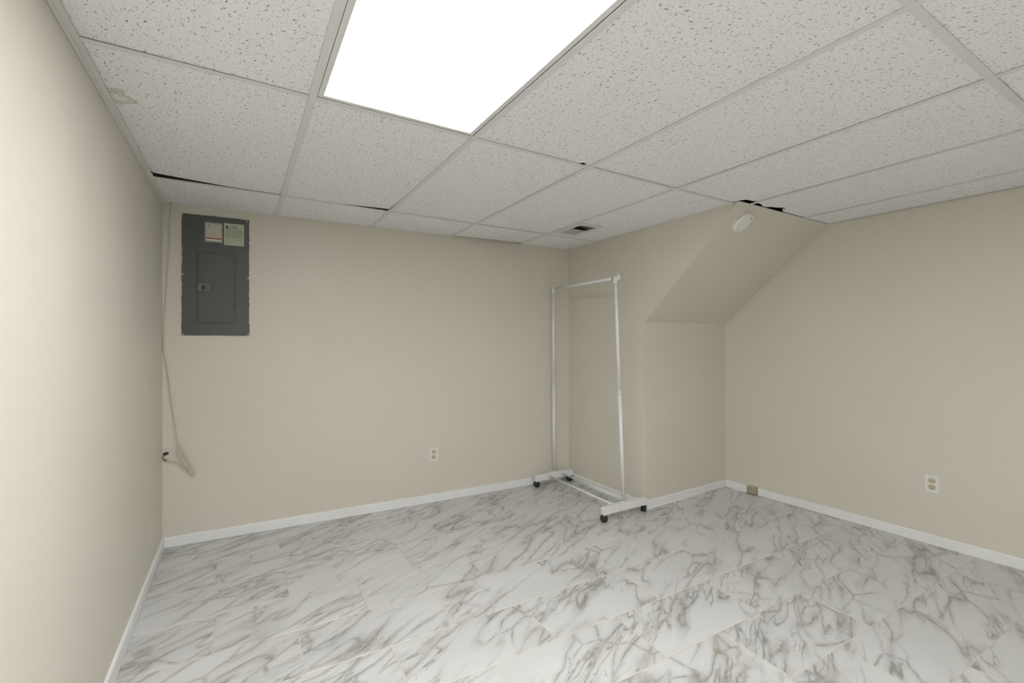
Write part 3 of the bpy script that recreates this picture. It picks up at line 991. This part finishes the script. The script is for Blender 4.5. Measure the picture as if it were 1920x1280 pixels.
coil = [(0.0915, 0.612, 0.040), (0.106, 0.578, 0.044), (0.122, 0.536, 0.046), (0.146, 0.480, 0.046), (0.164, 0.440, 0.042), (0.160, 0.431, 0.036), (0.147, 0.448, 0.034),
        (0.118, 0.494, 0.036), (0.092, 0.545, 0.040), (0.079, 0.582, 0.044), (0.079, 0.605, 0.048), (0.091, 0.612, 0.052), (0.108, 0.592, 0.054), (0.128, 0.545, 0.054), (0.150, 0.480, 0.050),
        (0.166, 0.436, 0.046), (0.158, 0.424, 0.042), (0.140, 0.450, 0.040), (0.112, 0.502, 0.042), (0.092, 0.555, 0.046), (0.090, 0.590, 0.050), (0.103, 0.590, 0.054), (0.122, 0.545, 0.056),
        (0.139, 0.490, 0.056), (0.134, 0.474, 0.050), (0.112, 0.489, 0.040), (0.080, 0.510, 0.030), (0.050, 0.519, 0.022), (0.024, 0.521, 0.015)]
tube('cable_coil', [bw_(*q) for q in coil], 0.0031, M['cable'], cable, sub=8)
cyl('coupler', bw_(0.0075, 1.212, 0.007), bw_(0.0078, 1.182, 0.007), 0.0052, M['cable'], cable, seg=14)
cyl('connector', bw_(0.024, 0.521, 0.015), bw_(0.010, 0.527, 0.011), 0.0044, M['steel'], cable, seg=12)
cyl('connector_nut', bw_(0.0225, 0.5215, 0.015), bw_(0.018, 0.5235, 0.013), 0.0062, M['latch'], cable, seg=6)
tube('bent_wire', [bw_(*q) for q in ((0.016, 0.524, 0.010), (0.010, 0.531, 0.014), (0.0045, 0.537, 0.010), (0.006, 0.545, 0.008), (0.012, 0.551, 0.010))], 0.0020, M['black'], cable)
bm = bmesh.new()
for k in range(1):
    bmesh.ops.create_uvsphere(bm, u_segments=16, v_segments=8, radius=1.0)
mt = Matrix.Translation(bw_(0.0185, 0.562, 0.011)) @ Matrix.Rotation(math.radians(-14), 4, 'Y') @ Matrix.Diagonal((0.0155, 0.006, 0.0085, 1))
bmesh.ops.transform(bm, matrix=mt, verts=bm.verts)
bm_obj('wall_plug', bm, M['black'], cable, smooth=True)

# ---------------------------------------------------------------- smoke detector on the soffit
S1 = Vector((C.x, C.y, ZS1)); S2 = Vector((D.x, D.y, ZS2)); T3 = Vector((T.x, T.y, H))
nrm = (S2 - S1).cross(T3 - S1).normalized()
if nrm.z > 0:
    nrm = -nrm
ctr = Vector((3.085, -1.678, 1.984))
ctr = ctr - nrm * (ctr - S1).dot(nrm)
sd = empty('smoke_detector', ctr)
tag(sd, 'round cream smoke detector on the sloping stair soffit', 'smoke detector')
bm = bmesh.new()
add_lathe(bm, [(0, 0.0002), (0.070, 0.0002), (0.070, 0.008), (0.067, 0.010), (0, 0.010)], (0, 0, 0), nrm)
bm_obj('mounting_base', bm, M['detector'], sd)
bm = bmesh.new()
add_lathe(bm, [(0, 0.010), (0.0635, 0.010), (0.0635, 0.0135), (0, 0.0135)], (0, 0, 0), nrm)
bm_obj('vent_gap', bm, M['latch'], sd)
bm = bmesh.new()
add_lathe(bm, [(0, 0.0135), (0.0675, 0.0135), (0.0685, 0.018), (0.0675, 0.025), (0.063, 0.0300), (0.050, 0.0325), (0, 0.0335)], (0, 0, 0), nrm)
bm_obj('cover', bm, M['detector'], sd)
upd = (T3 - S1).normalized()
sdx = nrm.cross(upd).normalized()
bm = bmesh.new()
q = upd * 0.040 - sdx * 0.020 + nrm * 0.033
add_cyl(bm, q - nrm * 0.003, q + nrm * 0.0014, 0.0050, seg=12)
bm_obj('test_button', bm, M['latch'], sd)
bm = bmesh.new()
q = -upd * 0.046 + sdx * 0.014 + nrm * 0.0325
add_cyl(bm, q - nrm * 0.003, q + nrm * 0.0012, 0.0032, seg=12)
bm_obj('indicator_lamp', bm, M['latch'], sd)

# ---------------------------------------------------------------- garment rack
RK = empty('garment_rack', (2.72, -0.61, 0.0))
tag(RK, 'white rolling garment rack with black casters in the back corner', 'garment rack')
org = RK.location
def rl(x, y, z): return Vector((x, y, z)) - org
def foot(x0, x1, y, slope=0.0):
    ln = x1 - x0
    bm = bmesh.new()
    prof = [(0.0, 0.050), (0.024, 0.050), (0.055, 0.057), (ln - 0.055, 0.057), (ln - 0.024, 0.050), (ln, 0.050), (ln, 0.094), (ln - 0.006, 0.100),
            (0.235, 0.104), (0.165, 0.104), (0.006, 0.100), (0.0, 0.094)]
    hw = 0.019
    a = [bm.verts.new(rl(x0 + px, y - hw, pz)) for px, pz in prof]
    b2 = [bm.verts.new(rl(x0 + px, y + hw, pz)) for px, pz in prof]
    bm.faces.new(a); bm.faces.new(b2[::-1])
    for i in range(len(prof)):
        j = (i + 1) % len(prof)
        bm.faces.new((a[i], a[j], b2[j], b2[i]))
    bmesh.ops.bevel(bm, geom=[e_ for e_ in bm.edges], offset=0.0022, segments=1, affect='EDGES')
    f = bm_obj('foot', bm, M['rack_plastic'], RK)
    # moulded joints across the bar
    for px in (0.060, 0.130, ln - 0.130, ln - 0.060):
        box('moulded_rib', rl(x0 + px - 0.004, y - hw - 0.0012, 0.060), rl(x0 + px + 0.004, y + hw + 0.0012, 0.1045), M['rack_plastic'], f, bevel=0.001)
    return f
def caster(x, y, ang):
    bm = bmesh.new()
    ax = Vector((math.cos(ang), math.sin(ang), 0))
    c = rl(x, y, 0.0255)
    for s in (-1, 1):
        cc = c + ax * (s * 0.0105)
        add_lathe(bm, [(0, -0.0075), (0.017, -0.0075), (0.0235, -0.0055), (0.025, -0.002), (0.025, 0.003), (0.0225, 0.0065), (0.014, 0.008), (0, 0.0085)] if s > 0 else
                  [(0, -0.0085), (0.014, -0.008), (0.0225, -0.0065), (0.025, -0.003), (0.025, 0.002), (0.0235, 0.0055), (0.017, 0.0075), (0, 0.0075)], cc, ax, 24)
    w = bm_obj('caster', bm, M['black'], RK)
    fw_ = Vector((-ax.y, ax.x, 0))
    bm = bmesh.new()
    # hood over the twin wheels
    seg = 10
    rings = []
    for k in range(seg + 1):
        t = math.pi * k / seg
        pr_ = c + fw_ * (0.0265 * math.cos(t)) + Vector((0, 0, 0.0265 * math.sin(t)))
        rings.append([bm.verts.new(pr_ - ax * 0.007), bm.verts.new(pr_ + ax * 0.007)])
    for q_, s_ in zip(rings, rings[1:]):
        bm.faces.new((q_[0], q_[1], s_[1], s_[0]))
    bmesh.ops.solidify(bm, geom=list(bm.faces), thickness=0.0015)
    bm_obj('hood', bm, M['black'], w)
    cyl('stem', c + Vector((0, 0, 0.020)), c + Vector((0, 0, 0.034)), 0.005, M['steel'], w, seg=12)
YN, YF = -1.045, -0.185
foot(2.512, 2.924, YN)
foot(2.538, 2.926, YF)
caster(2.526, YN, 0.9)
caster(2.904, YN + 0.0, 2.1)
caster(2.552, YF, 1.3)
caster(2.900, YF, 1.2)
# poles: lower and telescoping upper section
def pole(p0, p1, zj):
    p0, p1 = Vector(p0), Vector(p1)
    k = (zj - p0.z) / (p1.z - p0.z)
    pj = p0.lerp(p1, k)
    g = cyl('pole', p0 - org, pj - org, 0.0134, M['rack'], RK, seg=24)
    cyl('upper_pole', pj - org - (p1 - p0) * 0.002, p1 - org, 0.0120, M['rack'], RK, seg=24)
    cyl('pole_collar', pj - org - Vector((0, 0, 0.006)), pj - org + Vector((0, 0, 0.008)), 0.0142, M['rack_plastic'], RK, seg=24)
    dirc = Vector((CAM_POS.x - pj.x, CAM_POS.y - pj.y, 0)).normalized()
    dirc = Vector((-0.75, -0.66, 0))
    cyl('spring_button', pj - org - Vector((0, 0, 0.022)) + dirc * 0.011, pj - org - Vector((0, 0, 0.022)) + dirc * 0.0152, 0.0034, M['latch'], RK, seg=10)
    box('pole_socket', p0 - org + Vector((-0.018, -0.0185, -0.008)), p0 - org + Vector((0.018, 0.0185, 0.007)), M['rack_plastic'], RK, bevel=0.003)
PN0, PN1 = (2.708, YN, 0.104), (2.634, YN + 0.003, 1.668)
PF0, PF1 = (2.733, YF, 0.104), (2.722, YF - 0.003, 1.682)
pole(PN0, PN1, 0.884)
pole(PF0, PF1, 0.890)
a3, b3 = Vector(PN1), Vector(PF1)
dd = (b3 - a3).normalized()
cyl('top_bar', a3 - org - dd * 0.030, b3 - org + dd * 0.030, 0.0105, M['rack'], RK, seg=24)
for pp, s in ((a3, -1), (b3, 1)):
    cyl('elbow_joint', pp - org - Vector((0, 0, 0.040)), pp - org + Vector((0, 0, 0.006)), 0.0152, M['rack_plastic'], RK, seg=20)
    cyl('bar_sleeve', pp - org - dd * s * 0.030, pp - org + dd * s * 0.030, 0.0132, M['rack_plastic'], RK, seg=20)
    q = pp - org + dd * s * 0.030
    cyl('end_cap', q, q + dd * s * 0.005, 0.0155, M['rack_plastic'], RK, seg=20)
    q = q + dd * s * 0.001
    box('hook_stop', q + Vector((-0.004, -0.003, 0.0)), q + Vector((0.004, 0.003, 0.034)), M['rack_plastic'], RK, bevel=0.001)
for xa, xb in ((2.655, 2.668), (2.800, 2.812)):
    bm = bmesh.new()
    add_cyl(bm, rl(xa, YN + 0.014, 0.080), rl(xb, YF - 0.014, 0.080), 0.0075, seg=16)
    bm_obj('bottom_bar', bm, M['rack'], RK)
